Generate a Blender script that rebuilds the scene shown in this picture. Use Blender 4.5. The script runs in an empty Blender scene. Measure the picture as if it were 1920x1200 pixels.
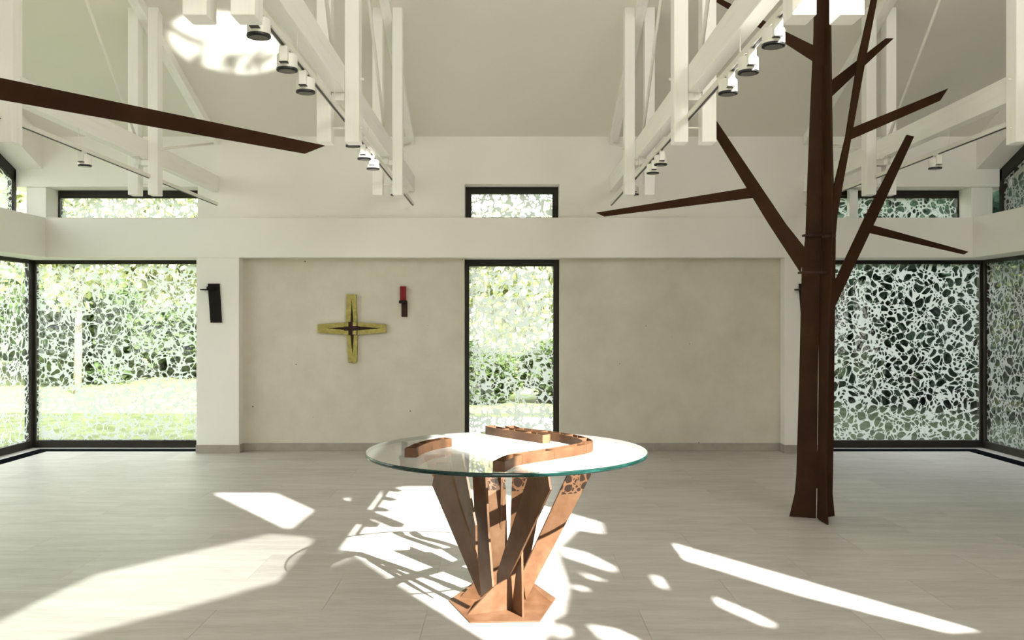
import bpy, bmesh, math, random
import numpy as np
from mathutils import Vector, Matrix
from mathutils.geometry import tessellate_polygon

random.seed(7)
RNG = np.random.default_rng(7)
SC = bpy.context.scene
COL = SC.collection

# ------------------------------------------------------------------ camera, sky, sun, exposure
F = 1650.0            # focal length in pixels of the 1920 px wide frame
PX, PY = 950.0, 603.0 # where the view axis meets the picture
EYE = 1.64
cam_data = bpy.data.cameras.new('camera')
cam_data.sensor_width = 36.0
cam_data.lens = F / 1920.0 * 36.0
cam_data.shift_x = (960.0 - PX) / 1920.0
cam_data.shift_y = (PY - 600.0) / 1920.0
cam_data.clip_end = 300
cam = bpy.data.objects.new('camera', cam_data)
COL.objects.link(cam)
cam.location = (0, 0, EYE)
cam.rotation_euler = (math.radians(90), 0, 0)
SC.camera = cam

SC.view_settings.view_transform = 'Standard'
SC.view_settings.look = 'None'
SC.view_settings.gamma = 1.0
SC.view_settings.use_curve_mapping = False
SC.view_settings.exposure = 0.26
SC.cycles.max_bounces = 14
SC.cycles.diffuse_bounces = 8
SC.cycles.glossy_bounces = 4
SC.cycles.transmission_bounces = 8
SC.cycles.transparent_max_bounces = 24
SC.cycles.sample_clamp_indirect = 6.0
SC.cycles.caustics_reflective = False
SC.cycles.caustics_refractive = False

world = bpy.data.worlds.new('sky')
SC.world = world
world.use_nodes = True
wn = world.node_tree.nodes
wl = world.node_tree.links
wbg = wn['Background']
SUN_ELEV = math.radians(35.7)
SUN_AZ = (0.568, -0.823)          # horizontal direction towards the sun
sky = wn.new('ShaderNodeTexSky')
sky.sky_type = 'NISHITA'
sky.sun_disc = False
sky.sun_elevation = SUN_ELEV
sky.sun_rotation = math.atan2(SUN_AZ[0], SUN_AZ[1])
sky.air_density = 1.0
sky.dust_density = 3.0
mixw = wn.new('ShaderNodeMix'); mixw.data_type = 'RGBA'
mixw.inputs[0].default_value = 0.75
mixw.inputs[7].default_value = (7.1, 7.05, 7.15, 1)
wl.new(sky.outputs[0], mixw.inputs[6])
wl.new(mixw.outputs[2], wbg.inputs['Color'])
wbg.inputs['Strength'].default_value = 0.85

sun_dir = Vector((SUN_AZ[0] * math.cos(SUN_ELEV), SUN_AZ[1] * math.cos(SUN_ELEV), math.sin(SUN_ELEV)))
sd = bpy.data.lights.new('sun', 'SUN')
sd.energy = 28.0
sd.angle = math.radians(0.5)
sd.color = (1.0, 0.975, 0.93)
sun = bpy.data.objects.new('sun', sd)
COL.objects.link(sun)
sun.rotation_euler = sun_dir.to_track_quat('Z', 'Y').to_euler()
sun.location = (8, -12, 12)

# added fill lamp inside the front wall, standing in for daylight behind the camera
ad = bpy.data.lights.new('front_fill_lamp', 'AREA')
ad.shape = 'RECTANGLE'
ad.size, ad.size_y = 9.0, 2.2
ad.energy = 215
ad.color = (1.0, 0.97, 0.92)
al = bpy.data.objects.new('front_fill_lamp', ad)
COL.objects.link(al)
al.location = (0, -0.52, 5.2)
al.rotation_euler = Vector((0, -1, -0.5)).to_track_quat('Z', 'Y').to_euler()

# added lamp in place of the sun's mirror image thrown up by the polished glass table top (a path the sampler cannot find)
md = bpy.data.lights.new('sun_reflection_lamp', 'AREA')
md.shape = 'ELLIPSE'
md.size, md.size_y = 1.16, 0.84
md.spread = math.radians(1.4)
md.energy = 7.0
md.color = (1.0, 0.97, 0.92)
ml = bpy.data.objects.new('sun_reflection_lamp', md)
COL.objects.link(ml)
up = Vector((-sun_dir.x, -sun_dir.y, sun_dir.z))
ml.rotation_euler = (-up).to_track_quat('Z', 'Y').to_euler()
ml.location = Vector((-0.04, 5.16, 0.907)) - up * 0.05


# ------------------------------------------------------------------ materials
def new_mat(name):
    m = bpy.data.materials.new(name)
    m.use_nodes = True
    nt = m.node_tree
    return m, nt, nt.nodes, nt.links, nt.nodes['Principled BSDF']


def mth(nt, op, a=None, b=None, c=None, clamp=False):
    n = nt.nodes.new('ShaderNodeMath')
    n.operation = op
    n.use_clamp = clamp
    for i, v in enumerate((a, b, c)):
        if v is None:
            continue
        if isinstance(v, (int, float)):
            n.inputs[i].default_value = v
        else:
            nt.links.new(v, n.inputs[i])
    return n.outputs[0]


def ramp(nt, fac, stops):
    r = nt.nodes.new('ShaderNodeValToRGB')
    cr = r.color_ramp
    while len(cr.elements) < len(stops):
        cr.elements.new(0.5)
    for e, (p, c) in zip(cr.elements, stops):
        e.position = p
        e.color = (*c, 1) if len(c) == 3 else c
    nt.links.new(fac, r.inputs[0])
    return r.outputs[0]


def noise(nt, vec, scale, detail=4, rough=0.55, dist=0.0):
    n = nt.nodes.new('ShaderNodeTexNoise')
    n.inputs['Scale'].default_value = scale
    n.inputs['Detail'].default_value = detail
    n.inputs['Roughness'].default_value = rough
    n.inputs['Distortion'].default_value = dist
    if vec is not None:
        nt.links.new(vec, n.inputs['Vector'])
    return n.outputs[0]


def coords(nt, scale=(1, 1, 1), kind='Object'):
    tc = nt.nodes.new('ShaderNodeTexCoord')
    mp = nt.nodes.new('ShaderNodeMapping')
    mp.inputs['Scale'].default_value = scale
    nt.links.new(tc.outputs[kind], mp.inputs['Vector'])
    return mp.outputs[0]


def bump(nt, height, bsdf, strength=0.2, dist=0.01):
    b = nt.nodes.new('ShaderNodeBump')
    b.inputs['Strength'].default_value = strength
    b.inputs['Distance'].default_value = dist
    nt.links.new(height, b.inputs['Height'])
    nt.links.new(b.outputs[0], bsdf.inputs['Normal'])


def plain(name, col, rough=0.5, metal=0.0, var=0.06, scale=6.0, spec=0.5, bstr=0.0):
    m, nt, N, L, b = new_mat(name)
    v = coords(nt)
    n = noise(nt, v, scale)
    lo = tuple(c * (1 - var) for c in col)
    hi = tuple(min(1, c * (1 + var)) for c in col)
    L.new(ramp(nt, n, [(0.3, lo), (0.7, hi)]), b.inputs['Base Color'])
    b.inputs['Roughness'].default_value = rough
    b.inputs['Metallic'].default_value = metal
    b.inputs['Specular IOR Level'].default_value = spec
    if bstr:
        bump(nt, noise(nt, v, scale * 14, 3), b, bstr, 0.003)
    return m


M = {}
M['plaster'] = plain('white_plaster', (0.79, 0.770, 0.724), 0.9, var=0.015, scale=2.0, spec=0.2, bstr=0.08)
M['ceiling'] = plain('ceiling_plaster', (0.73, 0.703, 0.635), 0.92, var=0.015, scale=1.2, spec=0.15, bstr=0.05)
M['lime_wood'] = None
M['frame'] = plain('dark_bronze_frame', (0.026, 0.023, 0.018), 0.5, var=0.1, scale=8, spec=0.2)
M['skirting'] = plain('grey_stone_skirting', (0.33, 0.305, 0.26), 0.7, var=0.08, scale=9)
M['white_lacquer'] = plain('white_lacquer', (0.80, 0.79, 0.74), 0.4, var=0.01, spec=0.5)
M['track_white'] = plain('track_white', (0.76, 0.75, 0.69), 0.45, var=0.01)
M['black_plastic'] = plain('black_plastic', (0.010, 0.010, 0.010), 0.4, var=0.1)
M['lens'] = plain('dark_lens', (0.06, 0.06, 0.055), 0.25, var=0.1)
M['rod'] = plain('painted_rod', (0.82, 0.80, 0.74), 0.5, var=0.02)
M['trench'] = plain('trench_black', (0.006, 0.007, 0.009), 0.9, var=0.1, spec=0.0)
M['black_iron'] = plain('black_iron', (0.010, 0.007, 0.006), 0.6, var=0.2, scale=20, spec=0.15)
M['red_glass'] = plain('red_glass', (0.17, 0.006, 0.008), 0.4, var=0.15, scale=12, spec=0.2)
M['rust_iron'] = plain('rust_iron', (0.034, 0.014, 0.009), 0.6, var=0.25, scale=18, spec=0.2)
M['roof'] = plain('roof_covering', (0.20, 0.19, 0.18), 0.8)
M['soil'] = plain('pale_gravel', (0.42, 0.40, 0.34), 0.95, var=0.2, scale=20)


def painted_wood(name, sc):
    m, nt, N, L, b = new_mat(name)
    v = coords(nt, sc)
    n = noise(nt, v, 1.0, 6, 0.6, 0.3)
    L.new(ramp(nt, n, [(0.22, (0.78, 0.77, 0.72)), (0.45, (0.855, 0.85, 0.81)), (0.8, (0.875, 0.87, 0.84))]), b.inputs['Base Color'])
    b.inputs['Roughness'].default_value = 0.7
    b.inputs['Specular IOR Level'].default_value = 0.3
    bump(nt, n, b, 0.25, 0.003)
    return m


M['lime_wood'] = painted_wood('limewashed_post', (22, 22, 1.2))
M['lime_beam'] = painted_wood('limewashed_beam', (22, 1.2, 22))


def clay():
    m, nt, N, L, b = new_mat('rammed_clay_plaster')
    v = coords(nt)
    n = noise(nt, v, 3.0, 6, 0.6)
    base = ramp(nt, n, [(0.3, (0.55, 0.515, 0.425)), (0.7, (0.63, 0.595, 0.505))])
    vor = N.new('ShaderNodeTexVoronoi')
    vor.inputs['Scale'].default_value = 9.0
    L.new(v, vor.inputs['Vector'])
    vr = N.new('ShaderNodeTexVoronoi')
    vr.inputs['Scale'].default_value = 9.0
    L.new(v, vr.inputs['Vector'])
    sep = N.new('ShaderNodeSeparateColor')
    L.new(vr.outputs['Color'], sep.inputs[0])
    rad = mth(nt, 'MULTIPLY', mth(nt, 'POWER', sep.outputs[0], 6.0), 0.085)
    pit = mth(nt, 'LESS_THAN', vor.outputs['Distance'], rad)
    mx = N.new('ShaderNodeMix'); mx.data_type = 'RGBA'
    L.new(pit, mx.inputs[0]); L.new(base, mx.inputs[6])
    mx.inputs[7].default_value = (0.11, 0.09, 0.06, 1)
    L.new(mx.outputs[2], b.inputs['Base Color'])
    b.inputs['Roughness'].default_value = 0.9
    b.inputs['Specular IOR Level'].default_value = 0.15
    h = mth(nt, 'SUBTRACT', noise(nt, v, 40, 4), mth(nt, 'MULTIPLY', pit, 1.5))
    bump(nt, h, b, 0.25, 0.004)
    return m


M['clay'] = clay()


def stone_tile():
    m, nt, N, L, b = new_mat('pale_stone_tile')
    oi = N.new('ShaderNodeObjectInfo')
    tc = N.new('ShaderNodeTexCoord')
    off = N.new('ShaderNodeVectorMath'); off.operation = 'MULTIPLY_ADD'
    off.inputs[1].default_value = (1.1, 6.0, 1)
    cmb = N.new('ShaderNodeCombineXYZ')
    L.new(mth(nt, 'MULTIPLY', oi.outputs['Random'], 60.0), cmb.inputs[0])
    L.new(mth(nt, 'MULTIPLY', oi.outputs['Random'], 31.0), cmb.inputs[1])
    L.new(tc.outputs['Object'], off.inputs[0]); L.new(cmb.outputs[0], off.inputs[2])
    n = noise(nt, off.outputs[0], 1.3, 6, 0.62, 0.4)
    n2 = noise(nt, off.outputs[0], 7.0, 5, 0.6)
    mixv = mth(nt, 'ADD', mth(nt, 'MULTIPLY', n, 0.65), mth(nt, 'MULTIPLY', n2, 0.35))
    mixv = mth(nt, 'ADD', mixv, mth(nt, 'MULTIPLY', mth(nt, 'SUBTRACT', oi.outputs['Random'], 0.5), 0.10))
    L.new(ramp(nt, mixv, [(0.32, (0.38, 0.36, 0.332)), (0.5, (0.475, 0.454, 0.423)), (0.68, (0.55, 0.532, 0.502))]), b.inputs['Base Color'])
    b.inputs['Roughness'].default_value = 0.42
    b.inputs['Specular IOR Level'].default_value = 0.45
    bump(nt, n2, b, 0.06, 0.002)
    return m


M['tile'] = stone_tile()
M['joint'] = plain('tile_joint', (0.33, 0.31, 0.275), 0.8)


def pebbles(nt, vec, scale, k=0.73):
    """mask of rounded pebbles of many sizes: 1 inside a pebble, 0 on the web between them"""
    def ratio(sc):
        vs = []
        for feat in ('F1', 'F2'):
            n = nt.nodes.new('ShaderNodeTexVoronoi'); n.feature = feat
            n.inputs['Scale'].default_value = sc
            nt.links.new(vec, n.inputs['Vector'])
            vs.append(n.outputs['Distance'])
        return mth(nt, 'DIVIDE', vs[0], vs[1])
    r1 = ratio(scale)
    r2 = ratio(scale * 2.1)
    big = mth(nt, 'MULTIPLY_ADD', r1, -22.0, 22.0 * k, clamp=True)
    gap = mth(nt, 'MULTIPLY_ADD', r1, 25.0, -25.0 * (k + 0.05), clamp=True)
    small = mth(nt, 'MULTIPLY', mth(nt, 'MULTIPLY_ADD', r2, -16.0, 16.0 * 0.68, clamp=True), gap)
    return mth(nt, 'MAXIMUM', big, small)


def copper():
    m, nt, N, L, b = new_mat('lacquered_copper_steel')
    v = coords(nt)
    n = noise(nt, v, 7.0, 5, 0.6)
    L.new(ramp(nt, n, [(0.3, (0.078, 0.034, 0.0135)), (0.5, (0.110, 0.053, 0.025)), (0.75, (0.150, 0.081, 0.043))]), b.inputs['Base Color'])
    b.inputs['Roughness'].default_value = 0.5
    b.inputs['Metallic'].default_value = 0.0
    b.inputs['Specular IOR Level'].default_value = 0.3
    bump(nt, noise(nt, v, 60, 3), b, 0.05, 0.002)
    return m, nt, N, L, b, v


M['copper'] = copper()[0]


def copper_pebble_shade():
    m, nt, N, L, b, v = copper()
    m.name = 'copper_with_pebble_shadows'
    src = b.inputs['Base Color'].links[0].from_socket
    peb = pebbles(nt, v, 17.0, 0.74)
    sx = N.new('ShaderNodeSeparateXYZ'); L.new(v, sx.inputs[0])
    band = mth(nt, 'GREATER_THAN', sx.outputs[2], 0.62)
    fac = mth(nt, 'MULTIPLY', peb, band)  # dappled pebble shadow painted into the colour near the leg tops
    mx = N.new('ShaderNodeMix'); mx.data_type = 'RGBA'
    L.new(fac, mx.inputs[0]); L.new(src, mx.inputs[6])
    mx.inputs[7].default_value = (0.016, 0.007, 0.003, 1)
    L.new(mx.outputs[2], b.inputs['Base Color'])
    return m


M['copper_pebble_shade'] = copper_pebble_shade()


def corten():
    m, nt, N, L, b = new_mat('dark_corten_steel')
    v = coords(nt)
    n = noise(nt, v, 4.0, 6, 0.65)
    L.new(ramp(nt, n, [(0.3, (0.026, 0.0095, 0.0035)), (0.55, (0.036, 0.0145, 0.006)), (0.8, (0.050, 0.022, 0.010))]), b.inputs['Base Color'])
    b.inputs['Roughness'].default_value = 0.6
    b.inputs['Specular IOR Level'].default_value = 0.10
    bump(nt, noise(nt, v, 50, 4), b, 0.12, 0.002)
    return m


M['corten'] = corten()


def gold():
    m, nt, N, L, b = new_mat('hammered_gold_brass')
    v = coords(nt)
    n = noise(nt, v, 16.0, 4, 0.6)
    L.new(ramp(nt, n, [(0.3, (0.25, 0.21, 0.05)), (0.6, (0.38, 0.33, 0.10)), (0.8, (0.50, 0.45, 0.18))]), b.inputs['Base Color'])
    b.inputs['Metallic'].default_value = 0.55
    b.inputs['Roughness'].default_value = 0.42
    bump(nt, noise(nt, v, 45, 2), b, 0.5, 0.006)
    return m


M['gold'] = gold()


def schlick(nt):
    g = nt.nodes.new('ShaderNodeNewGeometry')
    d = nt.nodes.new('ShaderNodeVectorMath'); d.operation = 'DOT_PRODUCT'
    nt.links.new(g.outputs['Normal'], d.inputs[0]); nt.links.new(g.outputs['Incoming'], d.inputs[1])
    c = mth(nt, 'ABSOLUTE', d.outputs['Value'])
    p = mth(nt, 'POWER', mth(nt, 'SUBTRACT', 1.0, c, clamp=True), 5.0)
    return mth(nt, 'ADD', mth(nt, 'MULTIPLY', p, 0.96), 0.04)


def thin_glass(name, tint):
    m, nt, N, L, b = new_mat(name)
    out = N['Material Output']
    N.remove(b)
    t = N.new('ShaderNodeBsdfTransparent'); t.inputs[0].default_value = (*tint, 1)
    g = N.new('ShaderNodeBsdfGlossy'); g.inputs['Roughness'].default_value = 0.0
    mx = N.new('ShaderNodeMixShader')
    L.new(schlick(nt), mx.inputs[0]); L.new(t.outputs[0], mx.inputs[1]); L.new(g.outputs[0], mx.inputs[2])
    L.new(mx.outputs[0], out.inputs['Surface'])
    return m


M['glass'] = thin_glass('window_glass', (0.96, 0.975, 0.96))
M['table_glass'] = thin_glass('table_glass', (0.955, 0.975, 0.965))


def haze_on_glass(m, amount):
    nt = m.node_tree; N, L = nt.nodes, nt.links
    out = N['Material Output']
    src = out.inputs['Surface'].links[0].from_socket
    d = N.new('ShaderNodeBsdfDiffuse'); d.inputs[0].default_value = (0.9, 0.9, 0.88, 1)
    mx = N.new('ShaderNodeMixShader'); mx.inputs[0].default_value = amount
    L.new(src, mx.inputs[1]); L.new(d.outputs[0], mx.inputs[2])
    L.new(mx.outputs[0], out.inputs['Surface'])


haze_on_glass(M['table_glass'], 0.14)     # a fine polish haze that sunlight turns white
M['sun_dimming_glass'] = thin_glass('sun_dimming_glass', (0.52, 0.53, 0.52))


def glass_edge():
    m, nt, N, L, b = new_mat('green_glass_edge')
    v = coords(nt, (10, 10, 90))
    n = noise(nt, v, 1.0, 3)
    L.new(ramp(nt, n, [(0.3, (0.002, 0.012, 0.010)), (0.6, (0.006, 0.032, 0.026)), (0.85, (0.03, 0.10, 0.08))]), b.inputs['Base Color'])
    b.inputs['Roughness'].default_value = 0.15
    return m


M['glass_edge'] = glass_edge()


def film():
    """white adhesive film with pebble-shaped clear openings, printed flat on the panes"""
    m, nt, N, L, b = new_mat('pebble_pattern_film')
    out = N['Material Output']
    N.remove(b)
    v = coords(nt)
    nz = N.new('ShaderNodeTexNoise'); nz.inputs['Scale'].default_value = 4.5; nz.inputs['Detail'].default_value = 1
    L.new(v, nz.inputs['Vector'])
    sub = N.new('ShaderNodeVectorMath'); sub.operation = 'SUBTRACT'
    L.new(nz.outputs['Color'], sub.inputs[0]); sub.inputs[1].default_value = (0.5, 0.5, 0.5)
    ma = N.new('ShaderNodeVectorMath'); ma.operation = 'MULTIPLY_ADD'
    L.new(sub.outputs[0], ma.inputs[0]); ma.inputs[1].default_value = (0.20, 0.20, 0.20); L.new(v, ma.inputs[2])
    hole = pebbles(nt, ma.outputs[0], 9.2, 0.735)
    t = N.new('ShaderNodeBsdfTransparent')
    d = N.new('ShaderNodeBsdfDiffuse'); d.inputs[0].default_value = (0.64, 0.68, 0.65, 1)
    tr = N.new('ShaderNodeBsdfTranslucent'); tr.inputs[0].default_value = (0.62, 0.67, 0.63, 1)
    ms = N.new('ShaderNodeMixShader'); ms.inputs[0].default_value = 0.5
    L.new(d.outputs[0], ms.inputs[1]); L.new(tr.outputs[0], ms.inputs[2])
    mx = N.new('ShaderNodeMixShader')
    L.new(hole, mx.inputs[0]); L.new(ms.outputs[0], mx.inputs[1]); L.new(t.outputs[0], mx.inputs[2])
    L.new(mx.outputs[0], out.inputs['Surface'])
    return m


M['film'] = film()


def leaf_mat(name, c1, c2):
    m, nt, N, L, b = new_mat(name)
    out = N['Material Output']
    N.remove(b)
    v = coords(nt)
    n = noise(nt, v, 2.5, 3)
    colr = ramp(nt, n, [(0.3, c1), (0.7, c2)])
    d = N.new('ShaderNodeBsdfDiffuse'); tr = N.new('ShaderNodeBsdfTranslucent')
    L.new(colr, d.inputs[0]); L.new(colr, tr.inputs[0])
    ms = N.new('ShaderNodeMixShader'); ms.inputs[0].default_value = 0.35
    L.new(d.outputs[0], ms.inputs[1]); L.new(tr.outputs[0], ms.inputs[2])
    L.new(ms.outputs[0], out.inputs['Surface'])
    return m


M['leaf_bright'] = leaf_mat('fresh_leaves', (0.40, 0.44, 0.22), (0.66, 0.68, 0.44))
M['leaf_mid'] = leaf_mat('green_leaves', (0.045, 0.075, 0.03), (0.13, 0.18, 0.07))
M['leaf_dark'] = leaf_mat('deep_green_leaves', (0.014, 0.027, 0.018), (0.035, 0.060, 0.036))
M['bark'] = plain('grey_bark', (0.22, 0.19, 0.15), 0.9, var=0.3, scale=10)
M['lawn'] = plain('mown_lawn', (0.17, 0.20, 0.085), 0.95, var=0.35, scale=3, spec=0.1)


# ------------------------------------------------------------------ geometry helpers
def at(px, py, Y):
    """the world point at distance Y along the view axis seen at a picture point"""
    return Vector(((px - PX) / F * Y, Y, EYE - (py - PY) / F * Y))


def floor_at(px, py):
    Y = EYE * F / (py - PY)
    return ((px - PX) / F * Y, Y)


def add_box(bm, x0, x1, y0, y1, z0, z1):
    vs = [bm.verts.new((x, y, z)) for x in (x0, x1) for y in (y0, y1) for z in (z0, z1)]
    for f in ((0, 1, 3, 2), (4, 6, 7, 5), (0, 4, 5, 1), (2, 3, 7, 6), (0, 2, 6, 4), (1, 5, 7, 3)):
        bm.faces.new([vs[i] for i in f])


def add_plate(bm, pts, vec):
    """a flat polygon swept by vec"""
    a = [bm.verts.new(p) for p in pts]
    b = [bm.verts.new(Vector(p) + Vector(vec)) for p in pts]
    n = len(pts)
    bm.faces.new(a)
    bm.faces.new(b[::-1])
    for i in range(n):
        j = (i + 1) % n
        bm.faces.new((a[j], a[i], b[i], b[j]))


def add_holed_plate(bm, outer, holes, vec):
    loops = [[Vector(p) for p in outer]] + [[Vector(p) for p in h] for h in holes]
    flat = [p for l in loops for p in l]
    tris = tessellate_polygon(loops)
    a = [bm.verts.new(p) for p in flat]
    b = [bm.verts.new(p + Vector(vec)) for p in flat]
    for t in tris:
        try:
            bm.faces.new([a[i] for i in t]); bm.faces.new([b[i] for i in t][::-1])
        except ValueError:
            pass
    k = 0
    for l in loops:
        n = len(l)
        for i in range(n):
            j = (i + 1) % n
            bm.faces.new((a[k + j], a[k + i], b[k + i], b[k + j]))
        k += n


def add_tube(bm, p0, p1, r0, r1=None, seg=12, caps=True):
    r1 = r0 if r1 is None else r1
    p0, p1 = Vector(p0), Vector(p1)
    q = (p1 - p0).to_track_quat('Z', 'Y')
    rings = []
    for p, r in ((p0, r0), (p1, r1)):
        rings.append([bm.verts.new(p + q @ Vector((r * math.cos(2 * math.pi * i / seg), r * math.sin(2 * math.pi * i / seg), 0))) for i in range(seg)])
    for i in range(seg):
        j = (i + 1) % seg
        f = bm.faces.new((rings[0][i], rings[0][j], rings[1][j], rings[1][i])); f.smooth = True
    if caps:
        bm.faces.new(rings[0][::-1]); bm.faces.new(rings[1])


def add_lathe(bm, prof, seg=32, centre=(0, 0)):
    rings = []
    for r, z in prof:
        rings.append([bm.verts.new((centre[0] + r * math.cos(2 * math.pi * i / seg), centre[1] + r * math.sin(2 * math.pi * i / seg), z)) for i in range(seg)])
    for a, b in zip(rings[:-1], rings[1:]):
        for i in range(seg):
            j = (i + 1) % seg
            bm.faces.new((a[i], a[j], b[j], b[i]))
    bm.faces.new(rings[0][::-1]); bm.faces.new(rings[-1])


def obj(name, bm, mat, parent=None, bevel=0.0, local=None):
    """link a bmesh as one object; local = origin given in world coordinates"""
    bmesh.ops.recalc_face_normals(bm, faces=bm.faces[:])
    me = bpy.data.meshes.new(name)
    o = bpy.data.objects.new(name, me)
    COL.objects.link(o)
    if local is not None:
        bmesh.ops.translate(bm, verts=bm.verts[:], vec=-Vector(local))
        o.location = local
    bm.to_mesh(me); bm.free()
    for mm in (mat if isinstance(mat, (list, tuple)) else [mat]):
        me.materials.append(mm)
    if parent is not None:
        o.parent = parent
        if parent.location.length > 0:
            o.location = Vector(o.location) - Vector(parent.location)
    if bevel:
        md_ = o.modifiers.new('bevel', 'BEVEL')
        md_.width = bevel; md_.segments = 2; md_.limit_method = 'ANGLE'
    return o


def boxobj(name, mat, parent, *dims, bevel=0.0, local=None):
    bm = bmesh.new()
    add_box(bm, *dims)
    return obj(name, bm, mat, parent, bevel, local)


def tag(o, label, cat, group=None):
    o['label'] = label; o['category'] = cat
    if group:
        o['group'] = group
    return o


def thing(name, label, cat, loc=(0, 0, 0), group=None):
    o = bpy.data.objects.new(name, None)
    COL.objects.link(o)
    o.location = loc
    o.empty_display_size = 0.1
    return tag(o, label, cat, group)


def struct(o, label=None):
    o['kind'] = 'structure'
    if label:
        o['label'] = label
    return o


def sbox(name, mat, *dims, bevel=0.0):
    return struct(boxobj(name, mat, None, *dims, bevel=bevel))


# ------------------------------------------------------------------ the room shell
CX = 0.067                       # middle of the room
BACK = 11.0
GX0, GX1 = -6.20, 6.23           # side glazing
IX0, IX1 = -5.76, 5.83           # inner faces of the ring beam
GLY = 11.45                      # back glazing
FRONT = -0.6
ROOF_M = 0.38
BEAM0, BEAM1 = 2.44, 2.94


def ceil_z(y):
    return 3.964 + ROOF_M * (11.05 - y)


# floor: one bed and the stone tiles laid in it
TX, TY = 1.2, 0.6
bm = bmesh.new()
add_box(bm, -6.45, 6.5, -0.9, 11.65, -0.25, -0.0045)
floor = struct(obj('floor', bm, M['joint']))
tile_me = None
row = 0
y = -1.0 + 0.0
y = 5.0 - 10 * TY
while y < 11.6:
    x = -6.45 + (0 if row % 2 else -0.6)
    while x < 6.5:
        x0, x1 = max(x, -6.45), min(x + TX, 6.5)
        y0, y1 = max(y, -0.9), min(y + TY, 11.65)
        full = abs(x1 - x0 - TX) < 1e-4 and abs(y1 - y0 - TY) < 1e-4
        if x1 - x0 > 0.02:
            cx, cy = (x0 + x1) / 2, (y0 + y1) / 2
            if full and tile_me:
                o = bpy.data.objects.new('tile', tile_me); COL.objects.link(o); o.parent = floor
            else:
                hx, hy = (x1 - x0) / 2 - 0.0008, (y1 - y0) / 2 - 0.0008
                bm = bmesh.new(); add_box(bm, -hx, hx, -hy, hy, -0.02, 0.0)
                o = obj('tile', bm, M['tile'], floor)
                if full:
                    tile_me = o.data
            o.location = (cx, cy, random.uniform(-0.0003, 0.0))
        x += TX
    y += TY
    row += 1

# convector trenches in front of the glazing
bm = bmesh.new()
add_box(bm, -6.0, -3.90, 11.11, 11.32, -0.004, 0.003)
add_box(bm, -6.0, -5.81, 5.5, 11.11, -0.004, 0.003)
struct(obj('trim_1', bm, M['trench']), 'black convector channel in the floor along the left windows')
bm = bmesh.new()
add_box(bm, 4.03, 6.03, 11.11, 11.32, -0.004, 0.003)
add_box(bm, 5.84, 6.03, 5.5, 11.11, -0.004, 0.003)
struct(obj('trim_2', bm, M['trench']), 'black convector channel in the floor along the right windows')

# back wall
WX0, WX1 = -0.54, 0.677          # middle window
PL0, PL1 = -3.88, -3.345
PR0, PR1 = 3.475, 4.01
bm = bmesh.new()
add_box(bm, PL0, PL1, BACK, 11.52, 0, BEAM0)
add_box(bm, PR0, PR1, BACK, 11.52, 0, BEAM0)
add_box(bm, GX0 - 0.12, GX1 + 0.12, BACK, 11.52, BEAM0, BEAM1)
wall_back = struct(obj('wall_back', bm, M['plaster'], bevel=0.006), 'white plastered back wall with pillars and ring beam')
bm = bmesh.new()
UZ = 3.368
add_box(bm, PL0, -0.529, 11.05, 11.5, BEAM1, 4.02)
add_box(bm, 0.663, PR1, 11.05, 11.5, BEAM1, 4.02)
add_box(bm, -0.529, 0.663, 11.05, 11.5, UZ, 4.02)
LZ = 3.335
add_box(bm, GX0 - 0.12, PL0, 11.05, 11.5, LZ, 4.02)
add_box(bm, PR1, GX1 + 0.12, 11.05, 11.5, LZ, 4.02)
obj('upper_wall', bm, M['plaster'], wall_back)
for nm, xa, xb in (('clay_panel', PL1, WX0), ('clay_panel', WX1, PR0)):
    boxobj(nm, M['clay'], wall_back, xa, xb, 11.17, 11.5, 0, BEAM0)
# corner posts standing on the ring beam
boxobj('corner_post', M['plaster'], wall_back, -6.05, -5.80, 11.08, 11.40, BEAM1, LZ, bevel=0.006)
boxobj('corner_post', M['plaster'], wall_back, 5.85, 6.12, 11.08, 11.40, BEAM1, LZ, bevel=0.006)

# skirting
bm = bmesh.new()
add_box(bm, PL0 - 0.003, PL1 + 0.012, BACK - 0.014, BACK, 0, 0.10)
add_box(bm, PL1, PL1 + 0.012, BACK, 11.17, 0, 0.10)
add_box(bm, PL1 + 0.012, WX0 - 0.002, 11.158, 11.17, 0, 0.10)
struct(obj('baseboard_left', bm, M['skirting'], bevel=0.002))
bm = bmesh.new()
add_box(bm, PR0 - 0.012, PR1 + 0.003, BACK - 0.014, BACK, 0, 0.10)
add_box(bm, PR0 - 0.012, PR0, BACK, 11.17, 0, 0.10)
add_box(bm, WX1 + 0.002, PR0 - 0.012, 11.158, 11.17, 0, 0.10)
struct(obj('baseboard_right', bm, M['skirting'], bevel=0.002))

# side walls: ring beam, raked gable beam, solid front part
GABLE_END = 6.6


def rake(y):
    return 3.555 + 0.40 * (11.05 - y)


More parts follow.
